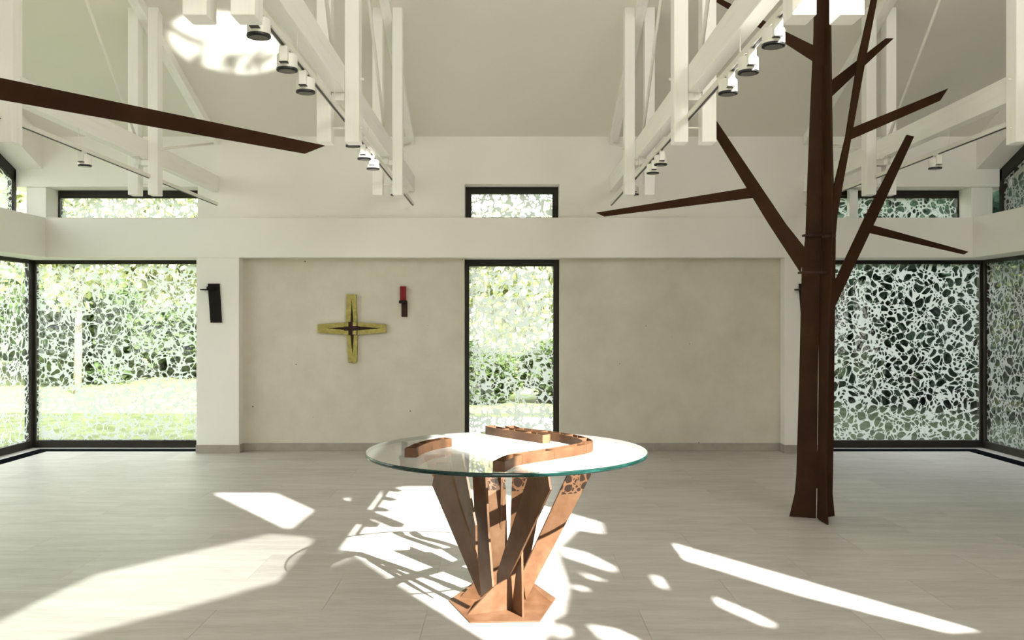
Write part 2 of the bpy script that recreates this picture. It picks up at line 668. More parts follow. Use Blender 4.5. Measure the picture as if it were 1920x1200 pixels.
for side, gx, ix in (('left', GX0, IX0), ('right', GX1, IX1)):
    s = -1 if side == 'left' else 1
    out = gx + s * 0.12
    bm = bmesh.new()
    xa, xb = min(out, ix), max(out, ix)
    add_box(bm, xa, xb, FRONT, BACK, BEAM0, BEAM1)
    w = struct(obj('wall_' + side, bm, M['plaster'], bevel=0.006), 'white ring beam and gable on the %s side' % side)
    # raked beam under the roof
    rx = ix + s * 0.07
    bm = bmesh.new()
    prof = [(11.05, rake(11.05)), (11.05, ceil_z(11.05) + 0.05), (FRONT, ceil_z(FRONT) + 0.05), (FRONT, ceil_z(FRONT) - 0.4), (GABLE_END, rake(GABLE_END))]
    add_plate(bm, [(rx, yy, zz) for yy, zz in prof], (out - rx, 0, 0))
    obj('raked_beam', bm, M['plaster'], w)
    # solid wall nearer the camera
    bm = bmesh.new()
    add_box(bm, min(gx - 0.1, gx + 0.1), max(gx - 0.1, gx + 0.1), FRONT, 5.4, 0, BEAM0)
    add_plate(bm, [(gx - 0.1, GABLE_END, BEAM1), (gx - 0.1, GABLE_END, rake(GABLE_END)), (gx - 0.1, FRONT, ceil_z(FRONT) - 0.3), (gx - 0.1, FRONT, BEAM1)], (0.2, 0, 0))
    obj('solid_wall', bm, M['plaster'], w)

# ceiling: the roof slopes up from the back eave towards the camera
bm = bmesh.new()
add_plate(bm, [(-6.9, 12.0, ceil_z(12.0)), (-6.9, -1.1, ceil_z(-1.1)), (-6.9, -1.1, ceil_z(-1.1) + 0.3), (-6.9, 12.0, ceil_z(12.0) + 0.3)], (13.85, 0, 0))
ceiling = struct(obj('ceiling', bm, M['ceiling']))

# front wall (behind the camera) with made-up openings cut to shape the sun patches
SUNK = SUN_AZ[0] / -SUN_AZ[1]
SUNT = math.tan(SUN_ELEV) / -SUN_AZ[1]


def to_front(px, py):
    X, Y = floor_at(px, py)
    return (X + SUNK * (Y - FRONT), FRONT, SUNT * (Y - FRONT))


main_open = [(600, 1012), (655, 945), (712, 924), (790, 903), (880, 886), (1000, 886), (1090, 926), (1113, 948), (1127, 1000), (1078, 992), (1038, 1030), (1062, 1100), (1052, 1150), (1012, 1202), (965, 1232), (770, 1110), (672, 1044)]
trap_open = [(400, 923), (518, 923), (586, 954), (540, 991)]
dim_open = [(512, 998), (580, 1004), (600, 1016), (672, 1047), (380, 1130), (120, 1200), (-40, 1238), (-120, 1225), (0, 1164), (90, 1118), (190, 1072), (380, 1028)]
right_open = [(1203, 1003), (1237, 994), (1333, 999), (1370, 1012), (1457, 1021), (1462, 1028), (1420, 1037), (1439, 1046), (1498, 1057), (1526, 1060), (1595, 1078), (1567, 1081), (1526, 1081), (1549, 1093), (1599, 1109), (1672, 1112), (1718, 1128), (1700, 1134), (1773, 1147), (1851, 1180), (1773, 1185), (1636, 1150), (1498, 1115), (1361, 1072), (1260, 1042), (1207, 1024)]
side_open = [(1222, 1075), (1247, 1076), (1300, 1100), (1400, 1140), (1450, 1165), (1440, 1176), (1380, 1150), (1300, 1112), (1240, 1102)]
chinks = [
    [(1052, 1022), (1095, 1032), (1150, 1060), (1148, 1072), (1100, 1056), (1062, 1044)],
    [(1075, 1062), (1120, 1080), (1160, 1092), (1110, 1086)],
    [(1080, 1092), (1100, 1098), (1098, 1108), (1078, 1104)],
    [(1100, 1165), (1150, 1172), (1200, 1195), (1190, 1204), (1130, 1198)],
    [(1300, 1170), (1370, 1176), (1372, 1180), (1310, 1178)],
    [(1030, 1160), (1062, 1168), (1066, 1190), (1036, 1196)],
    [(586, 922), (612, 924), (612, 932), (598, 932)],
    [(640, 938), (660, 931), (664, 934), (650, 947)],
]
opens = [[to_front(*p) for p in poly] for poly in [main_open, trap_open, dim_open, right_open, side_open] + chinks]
low = [[(x0, FRONT, 0.12), (x1, FRONT, 0.12), (x1, FRONT, 2.3), (x0, FRONT, 2.3)] for x0, x1 in ((-0.9, 0.9),)]  # added low opening that lets in fill light
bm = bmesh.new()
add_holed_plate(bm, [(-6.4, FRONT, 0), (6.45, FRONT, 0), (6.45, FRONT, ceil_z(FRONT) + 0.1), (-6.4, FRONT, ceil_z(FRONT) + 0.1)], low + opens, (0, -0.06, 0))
wall_front = struct(obj('wall_front', bm, M['plaster']), 'white front wall behind the camera with added openings that shape the sun')
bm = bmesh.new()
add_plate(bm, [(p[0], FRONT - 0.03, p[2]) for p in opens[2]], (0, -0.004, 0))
obj('pane', bm, M['sun_dimming_glass'], wall_front)  # added pane that weakens the sun through one opening


# ------------------------------------------------------------------ windows
win_n = 0


def frame_rect(bm, x0, x1, z0, z1, y0, y1, l, r, b, t):
    add_box(bm, x0, x0 + l, y0, y1, z0, z1)
    add_box(bm, x1 - r, x1, y0, y1, z0, z1)
    add_box(bm, x0 + l, x1 - r, y0, y1, z0, z0 + b)
    add_box(bm, x0 + l, x1 - r, y0, y1, z1 - t, z1)


def window_back(x0, x1, z0, z1, y, label, fr, filmed=True):
    global win_n
    win_n += 1
    bm = bmesh.new()
    frame_rect(bm, x0, x1, z0, z1, y, y + 0.08, *fr)
    w = struct(obj('window_%d' % win_n, bm, M['frame'], bevel=0.003), label)
    l, r, b, t = fr
    boxobj('pane', M['glass'], w, x0 + l, x1 - r, y + 0.035, y + 0.045, z0 + b, z1 - t)
    if filmed:
        bm = bmesh.new()
        yy = y + 0.030
        bm.faces.new([bm.verts.new(p) for p in ((x0 + l, yy, z0 + b), (x1 - r, yy, z0 + b), (x1 - r, yy, z1 - t), (x0 + l, yy, z1 - t))])
        obj('film', bm, M['film'], w)
    return w


window_back(GX0, PL0, 0.0, BEAM0, GLY, 'large filmed window left of the left pillar', (0.07, 0.02, 0.095, 0.05))
window_back(WX0, WX1, 0.0, BEAM0, 11.36, 'tall narrow filmed window in the middle of the clay wall', (0.055, 0.075, 0.08, 0.085))
window_back(PR1, GX1, 0.0, BEAM0, GLY, 'large filmed window behind the steel tree', (0.02, 0.07, 0.095, 0.05))
window_back(-0.529, 0.663, BEAM1 - 0.02, UZ + 0.012, 11.30, 'small filmed clerestory above the middle window', (0.075, 0.075, 0.06, 0.10))
window_back(-5.80, PL0, BEAM1 - 0.02, LZ + 0.02, 11.38, 'long filmed clerestory above the left window', (0.02, 0.02, 0.055, 0.115))
window_back(PR1, 5.85, BEAM1 - 0.02, LZ + 0.02, 11.38, 'long filmed clerestory above the right window', (0.02, 0.02, 0.055, 0.115))


def window_side(side, gx):
    global win_n
    s = -1 if side == 'left' else 1
    # full-height glazing
    win_n += 1
    y0, y1 = 5.4, GLY
    bm = bmesh.new()
    xa, xb = gx - 0.04, gx + 0.04
    add_box(bm, xa, xb, y0, y1, 0, 0.095)
    add_box(bm, xa, xb, y0, y1, BEAM0 - 0.05, BEAM0)
    muls = [y0, 7.0, 8.6, 10.2 - 0.35, y1 - 0.06]
    for my in muls:
        add_box(bm, xa, xb, my, my + 0.06, 0.095, BEAM0 - 0.05)
    w = struct(obj('window_%d' % win_n, bm, M['frame'], bevel=0.003), 'full-height side window at the %s corner' % side)
    for a, b in zip(muls[:-1], muls[1:]):
        boxobj('pane', M['glass'], w, gx - 0.005, gx + 0.005, a + 0.06, b, 0.095, BEAM0 - 0.05)
        bm = bmesh.new()
        xx = gx - s * 0.012
        bm.faces.new([bm.verts.new(p) for p in ((xx, a + 0.06, 0.095), (xx, b, 0.095), (xx, b, BEAM0 - 0.05), (xx, a + 0.06, BEAM0 - 0.05))])
        obj('film', bm, M['film'], w)
    # raked clerestory
    win_n += 1
    ya, yb = GABLE_END, 11.06
    za, zb = rake(ya), rake(yb) - 0.01
    bm = bmesh.new()
    add_box(bm, xa, xb, ya, yb, BEAM1 - 0.02, BEAM1 + 0.06)
    add_box(bm, xa, xb, yb - 0.06, yb, BEAM1 + 0.06, zb)
    add_box(bm, xa, xb, ya, ya + 0.06, BEAM1 + 0.06, za)
    add_plate(bm, [(xa, ya, za), (xa, yb, zb), (xa, yb, zb - 0.15), (xa, ya, za - 0.15)], (xb - xa, 0, 0))
    w = struct(obj('window_%d' % win_n, bm, M['frame']), 'sloping clerestory in the %s gable' % side)
    quad = [(ya, BEAM1 + 0.06), (yb - 0.06, BEAM1 + 0.06), (yb - 0.06, zb - 0.13), (ya, za - 0.15)]
    bm = bmesh.new()
    add_plate(bm, [(gx - 0.005, a, b) for a, b in quad], (0.01, 0, 0))
    obj('pane', bm, M['glass'], w)
    bm = bmesh.new()
    bm.faces.new([bm.verts.new((gx - s * 0.012, a, b)) for a, b in quad])
    obj('film', bm, M['film'], w)


window_side('left', GX0)
window_side('right', GX1)


# ------------------------------------------------------------------ roof trusses
POST_Y = (8.85, 6.25, 3.663)
POST_D = 0.13
POST_Z = 2.917
CH0, CH1 = 3.27, 3.465
TRUSS = (('left outer', -3.66), ('left inner', -1.20), ('right inner', 1.34), ('right outer', 3.77))
TL = {
    'left outer': 'white timber roof truss nearest the left windows, behind the long brown bar',
    'left inner': 'white timber roof truss left of the middle carrying seven spotlights',
    'right inner': 'white timber roof truss just left of the steel tree trunk',
    'right outer': 'white timber roof truss nearest the right windows, right of the steel tree trunk',
}
for nm, xc in TRUSS:
    t = thing('roof_truss', TL[nm], 'roof truss', (xc, 11.0, CH0), 'white timber roof trusses')
    for py in POST_Y:
        for s in (-1, 1):
            xa = xc + s * 0.10
            bm = bmesh.new()
            zt = ceil_z(py + POST_D / 2)
            add_box(bm, xa - 0.051, xa + 0.051, py, py + POST_D, POST_Z, zt)
            for v in bm.verts:
                if v.co.z > POST_Z + 0.1:
                    v.co.z = ceil_z(v.co.y) + 0.005
            obj('post', bm, M['lime_wood'], t, bevel=0.005, local=(xa, py, POST_Z))
        for hw, bz, br in ((0.175, 3.38, 0.010), (0.163, 3.03, 0.007)):
            bm = bmesh.new()
            add_tube(bm, (xc - hw, py + 0.065, bz), (xc + hw, py + 0.065, bz), br, seg=8)
            obj('bolt', bm, M['rod'], t, local=(xc, py, bz))
        boxobj('spacer_block', M['lime_wood'], t, xc - 0.047, xc + 0.047, py + 0.01, py + 0.12, CH0 - 0.055, CH0 - 0.002, bevel=0.003, local=(xc, py, CH0))
    boxobj('bottom_chord', M['lime_beam'], t, xc - 0.0475, xc + 0.0475, FRONT + 0.01, 11.045, CH0, CH1, bevel=0.005, local=(xc, 5, CH0))
    bm = bmesh.new()
    add_plate(bm, [(xc - 0.0475, 11.045, ceil_z(11.045)), (xc - 0.0475, FRONT + 0.01, ceil_z(FRONT)), (xc - 0.0475, FRONT + 0.01, ceil_z(FRONT) - 0.11), (xc - 0.0475, 11.045, ceil_z(11.045) - 0.11)], (0.095, 0, 0))
    obj('rafter', bm, M['lime_beam'], t, local=(xc, 5, CH0))
    rods = [((8.70, CH1 - 0.02), (6.42, ceil_z(6.42) - 0.10)), ((6.10, CH1 - 0.02), (3.85, ceil_z(3.85) - 0.10)), ((10.97, 3.86), (9.02, 3.40))]
    for (ya, za), (yb, zb) in rods:
        bm = bmesh.new()
        add_tube(bm, (xc, ya, za), (xc, yb, zb), 0.014, seg=8)
        obj('tension_rod', bm, M['rod'], t, local=(xc, ya, za))

# light tracks and spotlights
TRACK_X = (('left outer', -3.60), ('left inner', -1.165), ('right inner', 1.30), ('right outer', 3.72))
TRZ = 3.085
for nm, x in TRACK_X:
    t = thing('light_track', 'slim white spotlight track hung under the %s roof truss' % nm, 'track', (x, 7, TRZ), 'light tracks under the trusses')
    y0 = 3.2 if 'inner' in nm else 4.0
    bm = bmesh.new()
    add_box(bm, x - 0.018, x - 0.007, y0, 10.93, TRZ, TRZ + 0.034)
    add_box(bm, x + 0.007, x + 0.018, y0, 10.93, TRZ, TRZ + 0.034)
    add_box(bm, x - 0.007, x + 0.007, y0, 10.93, TRZ + 0.012, TRZ + 0.034)
    obj('rail', bm, M['track_white'], t, local=(x, 7, TRZ))
    boxobj('contact_strip', M['black_plastic'], t, x - 0.0068, x + 0.0068, y0, 10.93, TRZ - 0.005, TRZ + 0.0118, local=(x, 7, TRZ))
    xj = dict(TRUSS)[nm]
    bm = bmesh.new()
    add_tube(bm, (xj, 8.72, 3.195), (xj, 8.72, CH0 - 0.001), 0.032, seg=16)
    add_box(bm, xj - 0.045, xj + 0.045, 8.67, 8.77, CH0 - 0.010, CH0 - 0.001)
    obj('power_feed', bm, M['white_lacquer'], t, local=(xj, 8.72, TRZ))
    for wy in (4.9, 5.95, 7.4, 8.6, 10.4):
        bm = bmesh.new()
        add_tube(bm, (x, wy, TRZ + 0.034), (x, wy, CH0 + 0.004), 0.0022, seg=6)
        add_tube(bm, (x, wy, TRZ + 0.034), (x, wy, TRZ + 0.048), 0.008, seg=8)
        obj('suspension_wire', bm, M['rod'], t, local=(x, wy, TRZ))

SPOT_BOTTOM = 2.965


def make_spot():
    t = thing('track_spotlight', 'spot', 'spotlight')
    bm = bmesh.new()                 # open-ended can
    R_, h = 0.054, 0.085
    prof = [(R_ - 0.006, 0.004), (R_ - 0.001, 0.0), (R_, 0.003), (R_, h - 0.006), (R_ - 0.006, h), (0.002, h)]
    add_lathe(bm, prof, 28)
    obj('housing', bm, M['white_lacquer'], t, bevel=0)
    bm = bmesh.new()
    prof = [(R_ + 0.0012, 0.0), (R_ + 0.0016, 0.004), (R_ + 0.0012, 0.011), (R_ - 0.001, 0.011), (R_ - 0.010, -0.0015), (R_ - 0.004, -0.002)]
    add_lathe(bm, prof, 28)
    obj('bezel', bm, M['black_plastic'], t)
    bm = bmesh.new()
    add_lathe(bm, [(R_ - 0.012, -0.0035), (R_ - 0.012, -0.001)], 24)
    obj('lens', bm, M['lens'], t)
    # driver box on the side of the can
    bm = bmesh.new()
    add_box(bm, -0.021, 0.021, -0.085, -0.048, 0.028, 0.108)
    d = obj('driver_box', bm, M['white_lacquer'], t, bevel=0.004)
    bm = bmesh.new()
    add_box(bm, -0.0215, 0.0215, -0.0855, -0.05, 0.024, 0.028)
    obj('shadow_line', bm, M['black_plastic'], d)
    bm = bmesh.new()
    add_tube(bm, (0, -0.04, 0.085), (0, -0.04, 0.108), 0.010, seg=10)
    add_box(bm, -0.013, 0.013, -0.066, 0.014, 0.106, 0.121)
    obj('track_adapter', bm, M['white_lacquer'], t, bevel=0.002)
    return t


def copy_tree(o, parent=None):
    c = o.copy(); COL.objects.link(c); c.parent = parent
    for ch in list(o.children):
        copy_tree(ch, c)
    return c


SPOTS = [
    (-1.155, 4.10, 'white track spotlight on the left inner truss, front one of the nearer three', 0),
    (-1.160, 4.65, 'white track spotlight on the left inner truss, middle one of the nearer three', 0),
    (-1.165, 5.10, 'white track spotlight on the left inner truss, rear one of the nearer three', 0),
    (-1.165, 6.67, 'white track spotlight half hidden under a post end of the left inner truss', 0),
    (-1.165, 7.20, 'small white spotlight on the left inner truss, second of the farther three', 0),
    (-1.165, 7.67, 'small white spotlight on the left inner truss, last of the farther three', 0),
    (-1.165, 9.25, 'white spotlight mostly behind the rearmost post of the left inner truss', 0),
    (1.285, 4.24, 'sunlit white spotlight on the right inner truss beside the steel tree trunk', 1),
    (1.290, 4.70, 'white spotlight second from the tree trunk on the right inner truss', 1),
    (1.290, 5.13, 'white spotlight third from the tree trunk on the right inner truss', 1),
    (1.305, 7.46, 'small white spotlight on the right inner truss, nearer one of the far pair', 1),
    (1.310, 7.89, 'small white spotlight on the right inner truss, farther one of the far pair', 1),
    (1.330, 9.22, 'white spotlight mostly behind the rearmost post of the right inner truss', 1),
    (-3.60, 7.51, 'single small white spotlight on the left outer truss above the corner window', 2),
    (3.72, 7.64, 'single small white spotlight on the right outer truss above the corner window', 2),
]
spot0 = make_spot()
for i, (x, y, lab, g) in enumerate(SPOTS):
    o = spot0 if i == 0 else copy_tree(spot0)
    o.location = (x, y, SPOT_BOTTOM)
    o['label'] = lab
    o['group'] = ('spotlights on the left inner truss', 'spotlights on the right inner truss', 'spotlights on the outer trusses')[g]


# ------------------------------------------------------------------ steel trees
class VPlane:
    """an upright plane through (x, y) running along direction (dx, dy)"""
    def __init__(self, x, y, dx, dy):
        l = math.hypot(dx, dy)
        self.n = (-dy / l, dx / l); self.p = (x, y)

    def hit(self, px, py):
        u = (px - PX) / F
        t = (self.n[0] * self.p[0] + self.n[1] * self.p[1]) / (self.n[0] * u + self.n[1])
        return at(px, py, t)

    def poly(self, pts):
        return [self.hit(*p) for p in pts]


def plate(name, plane, pts, mat, parent, th=0.012, clampz=None, bevel=0.0):
    P = plane.poly(pts)
    if clampz is not None:
        for p in P:
            p.z = min(max(p.z, clampz[0]), clampz[1])
    n = Vector((plane.n[0], plane.n[1], 0))
    bm = bmesh.new()
    add_plate(bm, [p - n * th / 2 for p in P], n * th)
    return obj(name, bm, mat, parent, bevel)


AX, AY = 2.590, 7.34
tree = thing('steel_tree', 'tall dark brown steel tree sculpture of flat plates standing on the floor', 'sculpture', (0, 0, 0))
pa = VPlane(2.38, 7.41, 0.21, -0.07)
pc = VPlane(AX, AY, 0.17, 0.09)
A = [(1480, 968), (1490, 925), (1493, 890), (1498, 720), (1503, 510), (1510, 440), (1515, 300), (1519, 200), (1525, 67), (1527, -120),
     (1543, -120), (1544, 0), (1542, 200), (1539.3, 450), (1533.5, 720), (1532.5, 845), (1537, 850), (1536, 912), (1531, 916), (1530, 972)]
plate('trunk_fin', pa, A, M['corten'], tree, 0.014, (0.0, 99))
C_ = [(1533, 972), (1564, 967), (1560, 925), (1561, 880), (1563, 720), (1566, 450), (1562, 333), (1557, 150), (1555, 45), (1552, -120), (1537, -120), (1541, 200)]
plate('trunk_fin', pc, C_, M['corten'], tree, 0.014, (0.0, 99))
bm = bmesh.new()
zt = at(1545, -120, 7.3).z
zz = [(7.305, 0.0), (7.10, 0.0), (7.135, 0.25), (7.135, 0.6), (7.13, 1.6), (7.10, 2.3), (7.14, 3.2), (7.2, 4.3), (7.22, zt), (7.305, zt)]
bx = lambda z: float(np.interp(z, [0, 0.6, 1.37, 2.32, 4.3, zt], [2.583, 2.587, 2.597, 2.624, 2.640, 2.655]))
inner = [(7.305, z) for z in (zt, 4.3, 2.32, 1.37, 0.6)]
outer = [(7.10, 0.0), (7.135, 0.25), (7.135, 0.6), (7.13, 1.37), (7.10, 2.32), (7.14, 3.2), (7.2, 4.3), (7.22, zt)]
loop = [(7.305, 0.0)] + outer + inner
fr, bk = [], []
for a, b in loop:
    fr.append(bm.verts.new((bx(b), a, b))); bk.append(bm.verts.new((bx(b) + 0.014, a, b)))
n = len(loop)
for t3 in tessellate_polygon([[Vector((0, a, b)) for a, b in loop]]):
    bm.faces.new([fr[i] for i in t3]); bm.faces.new([bk[i] for i in t3][::-1])
for i in range(n):
    j = (i + 1) % n
    bm.faces.new((fr[j], fr[i], bk[i], bk[j]))
obj('trunk_fin', bm, M['corten'], tree)
branches = [
    (pa, [(1512, 468), (1474, 420), (1342, 224), (1328, 203), (1318, 222), (1342, 258), (1441, 420), (1501, 512)]),
    (pa, [(1404, 352), (1117, 399), (1133, 406), (1412, 371)]),
    (pa, [(1527, 86), (1470, 58), (1340, -8), (1322, -8), (1335, -1), (1470, 80), (1527, 117)]),
    (pc, [(1563, 532), (1625, 400), (1700, 253), (1713, 256), (1647.5, 400), (1564, 577)]),
    (pc, [(1635, 422), (1815, 472), (1807, 477), (1631, 437)]),
    (pc, [(1556, 153), (1661, 72), (1675, 72), (1556, 184)]),
]
for pl, pts in branches:
    plate('branch', pl, pts, M['corten'], tree, 0.012)
pc2 = VPlane(AX - 0.02, AY - 0.10, 0.17, 0.06)
plate('branch', pc2, [(1560, 440), (1563, 350), (1585, 257), (1608, 110), (1633, 0), (1640, -40), (1652, -40), (1644, 0), (1623, 110), (1595, 262), (1570, 400), (1566, 445)], M['corten'], tree, 0.012)
plate('branch', pc2, [(1592, 242), (1777, 166), (1762, 189), (1590, 264)], M['corten'], tree, 0.012)
# clamps that tie the plates
for (xa, ya, xb, yb, yy) in ((1508, 441, 1546, 443, 7.32), (1500, 511, 1552, 512, 7.20), (1546, 443, 1566, 440, 7.14), (1553, 578, 1567, 577, 7.20)):
    p, q = at(xa, ya, yy), at(xb, yb, yy)
    bm = bmesh.new()
    add_box(bm, p.x, q.x, yy - 0.02, yy + 0.06, p.z - 0.009, p.z + 0.009)
    obj('clamp', bm, M['rust_iron'], tree, bevel=0.002)

# second tree: its branch reaches into view
tree2 = thing('steel_tree', 'second dark brown steel tree whose long bare branch reaches in from the left', 'sculpture', (0, 0, 0))
pb = VPlane(-2.9, 4.9, 1, -0.03)
plate('branch', pb, [(-420, 58), (0, 146), (609, 273), (571, 288), (0, 187), (-420, 100)], M['corten'], tree2, 0.014)
for ang in (90, 210, 330):
    dx, dy = math.cos(math.radians(ang)), math.sin(math.radians(ang))
    bm = bmesh.new()
    c = Vector((-4.12, 4.98, 0))
    prof = [(0.02, 0), (0.26, 0), (0.20, 0.35), (0.17, 2.5), (0.10, 5.2), (0.02, 5.2)]
    add_plate(bm, [c + Vector((dx * r - dy * -0.006, dy * r + dx * -0.006, z)) for r, z in prof], (-dy * 0.012, dx * 0.012, 0))
    obj('trunk_fin', bm, M['corten'], tree2)


# ------------------------------------------------------------------ altar table
TC = Vector((0.0, 5.06, 0.0))
TZ0, TZ1 = 0.885, 0.907
TR = 0.802
table = thing('altar_table', 'round glass altar table on a copper coloured base of splayed steel plates', 'table', (0, 0, 0))
bm = bmesh.new()
seg = 128
rings = []
for r, z in ((TR - 0.003, TZ0), (TR, TZ0 + 0.003), (TR, TZ1 - 0.003), (TR - 0.003, TZ1)):
    rings.append([bm.verts.new((TC.x + r * math.cos(2 * math.pi * i / seg), TC.y + r * math.sin(2 * math.pi * i / seg), z)) for i in range(seg)])
for a, b in zip(rings[:-1], rings[1:]):
    for i in range(seg):
        j = (i + 1) % seg
        f = bm.faces.new((a[i], a[j], b[j], b[i])); f.material_index = 1; f.smooth = True
bm.faces.new(rings[0][::-1]); bm.faces.new(rings[-1])
top = obj('glass_top', bm, [M['table_glass'], M['glass_edge']], table)
top['label'] = 'clear round glass top with green edge'

hexa = [(-0.34, 5.16), (-0.20, 4.78), (0.182, 4.80), (0.29, 5.20), (0.16, 5.53), (-0.21, 5.51)]
bm = bmesh.new()
add_plate(bm, [(x, y, 0.0) for x, y in hexa], (0, 0, 0.008))
obj('base_plate', bm, M['copper'], table, bevel=0.002)
LZ_ = (0.008, TZ0)
TOPY = 700     # picture height well above the glass: clamped to its underside


def leg(plane, pts, th=0.012, name='leg', mat='copper'):
    return plate(name, plane, pts, M[mat], table, th, LZ_)


leg(VPlane(-0.36, 4.90, 0.13, -0.22), [(820, 866), (843, 868), (860, 937), (893, 1040), (900, 1116), (812, 910)])
leg(VPlane(-0.28, 5.10, 0.11, -0.26), [(848, 850), (868, 850), (893, 985), (894, 1048), (855, 925)])
leg(VPlane(-0.45, 5.32, 0.3, -0.10), [(793, 852), (835, 852), (905, 1050), (902, 1098)], mat='copper_pebble_shade')
leg(VPlane(-0.17, 5.00, 0.10, -0.22), [(886, 856), (911, 875), (917, 1000), (925, 1100), (902, 1119), (896, 1060)])
leg(VPlane(-0.13, 5.32, 0.16, 0.03), [(908, 845), (946, 845), (951, 1020), (941, 1095), (925, 1102)], mat='copper_pebble_shade')
leg(VPlane(-0.03, 5.30, 0.02, -0.2), [(936, 848), (942, 860), (940, 980), (938, 1075), (933, 1078)], name='fin', mat='copper')
leg(VPlane(0.03, 5.30, 0.2, -0.03), [(962, 848), (992, 850), (985, 960), (960, 1060), (955, 1040)], mat='copper_pebble_shade')
leg(VPlane(-0.05, 5.10, 0.24, -0.46), [(1000, 868), (1026, 872), (1033, 918), (933, 1131), (933, 1075)])
leg(VPlane(0.10, 5.08, 0.28, 0.14), [(1082, 850), (1128, 850), (1067, 968), (985, 1124), (978, 1076)], mat='copper_pebble_shade')
leg(VPlane(0.12, 5.32, 0.2, 0.15), [(1010, 846), (1030, 846), (1000, 1010), (985, 1090), (975, 1060)])
# welded base plates
leg(VPlane(-0.22, 4.90, 0.25, 0.10), [(876, 1157), (925, 1100), (972, 1073), (961, 1147)], name='gusset', mat='copper')
leg(VPlane(0.03, 5.00, 0.062, -0.142), [(961, 1148), (973, 1040), (979, 1030), (981, 1163)], name='gusset', mat='copper')
leg(VPlane(-0.27, 5.21, 0.22, -0.08), [(863, 1126), (889, 1093), (905, 1085), (906, 1135)], name='gusset', mat='copper')
leg(VPlane(0.106, 5.16, 0.15, -0.03), [(983, 1130), (985, 1110), (997, 1096), (1034, 1134)], name='gusset', mat='copper')
leg(VPlane(0.05, 5.28, 0.1, -0.2), [(958, 1120), (960, 1050), (975, 1050), (985, 1125)], name='gusset', mat='copper')


# copper candle troughs on the glass
def smooth_path(pts, n):
    pts = [Vector(p) for p in pts]
    out = []
    ext = [2 * pts[0] - pts[1]] + pts + [2 * pts[-1] - pts[-2]]
    for i in range(1, len(ext) - 2):
        p0, p1, p2, p3 = ext[i - 1:i + 3]
        for k in range(n):
            t = k / n
            out.append(0.5 * ((2 * p1) + (p2 - p0) * t + (2 * p0 - 5 * p1 + 4 * p2 - p3) * t * t + (3 * p1 - p0 - 3 * p2 + p3) * t ** 3))
    out.append(pts[-1])
    return out


def trough(label, pts, nseg, width=0.062, h=0.050):
    path = smooth_path(pts, 6)
    c = path[len(path) // 2]
    t = thing('copper_candle_trough', label, 'candle holder', (c.x, c.y, TZ1), 'copper troughs on the glass table')
    tang = []
    for i in range(len(path)):
        d = path[min(i + 1, len(path) - 1)] - path[max(i - 1, 0)]
        tang.append(d.normalized())
    nrm = [Vector((-d.y, d.x)) for d in tang]
    w = width / 2
    th = 0.004
    z0 = TZ1 + 0.0006
    n = len(path) - 1
    cuts = [round(n * k / nseg) for k in range(nseg + 1)]
    for a, b in zip(cuts[:-1], cuts[1:]):
        bm = bmesh.new()
        sec = [(-w, 0), (w, 0), (w, h), (w - th, h), (w - th, th), (-w + th, th), (-w + th, h), (-w, h)]
        prev = None
        for i in range(a, b + 1):
            p = path[i]
            if i == a and a > 0:
                p = p + tang[i] * 0.0008
            if i == b and b < n:
                p = p - tang[i] * 0.0008
            ring = [bm.verts.new((p.x + nrm[i].x * s, p.y + nrm[i].y * s, z0 + z)) for s, z in sec]
            if prev:
                for k in range(8):
                    m = (k + 1) % 8
                    bm.faces.new((prev[k], prev[m], ring[m], ring[k]))
            else:
                bm.faces.new(ring[::-1])
            prev = ring
        bm.faces.new(prev)
        # end caps and cross walls
        for i, s in ((a, 1), (b, -1)):
            p, d, q = path[i], tang[i] * s, nrm[i]
            pts_ = [(p.x + q.x * e + d.x * 0.0012, p.y + q.y * e + d.y * 0.0012, z0 + z) for e, z in ((-w + th, th), (w - th, th), (w - th, h), (-w + th, h))]
            add_plate(bm, pts_, (d.x * 0.004, d.y * 0.004, 0))
        obj('segment', bm, M['copper'], t)
    for k in range(nseg):
        i = (cuts[k] + cuts[k + 1]) // 2
        p = path[i]
        bm = bmesh.new()
        add_tube(bm, (p.x, p.y, z0 + th), (p.x, p.y, z0 + h + 0.006), 0.004, 0.001, seg=8)
        obj('candle_spike', bm, M['copper'], t)
    return t


trough('short curved copper trough at the left side of the glass top', [(-0.52, 4.74), (-0.484, 4.92), (-0.425, 5.07), (-0.345, 5.17)], 3)
trough('long hooked copper trough sweeping from the front edge round the right of the glass top',
       [(-0.038, 4.29), (0.035, 4.50), (0.20, 4.67), (0.385, 4.865), (0.452, 4.97), (0.460, 5.09), (0.42, 5.23), (0.345, 5.36), (0.21, 5.51), (0.07, 5.64), (0.02, 5.77)], 9)
trough('copper trough at the back of the glass top left of the hooked one', [(-0.11, 5.79), (-0.075, 5.695), (0.075, 5.505), (0.24, 5.31)], 4)


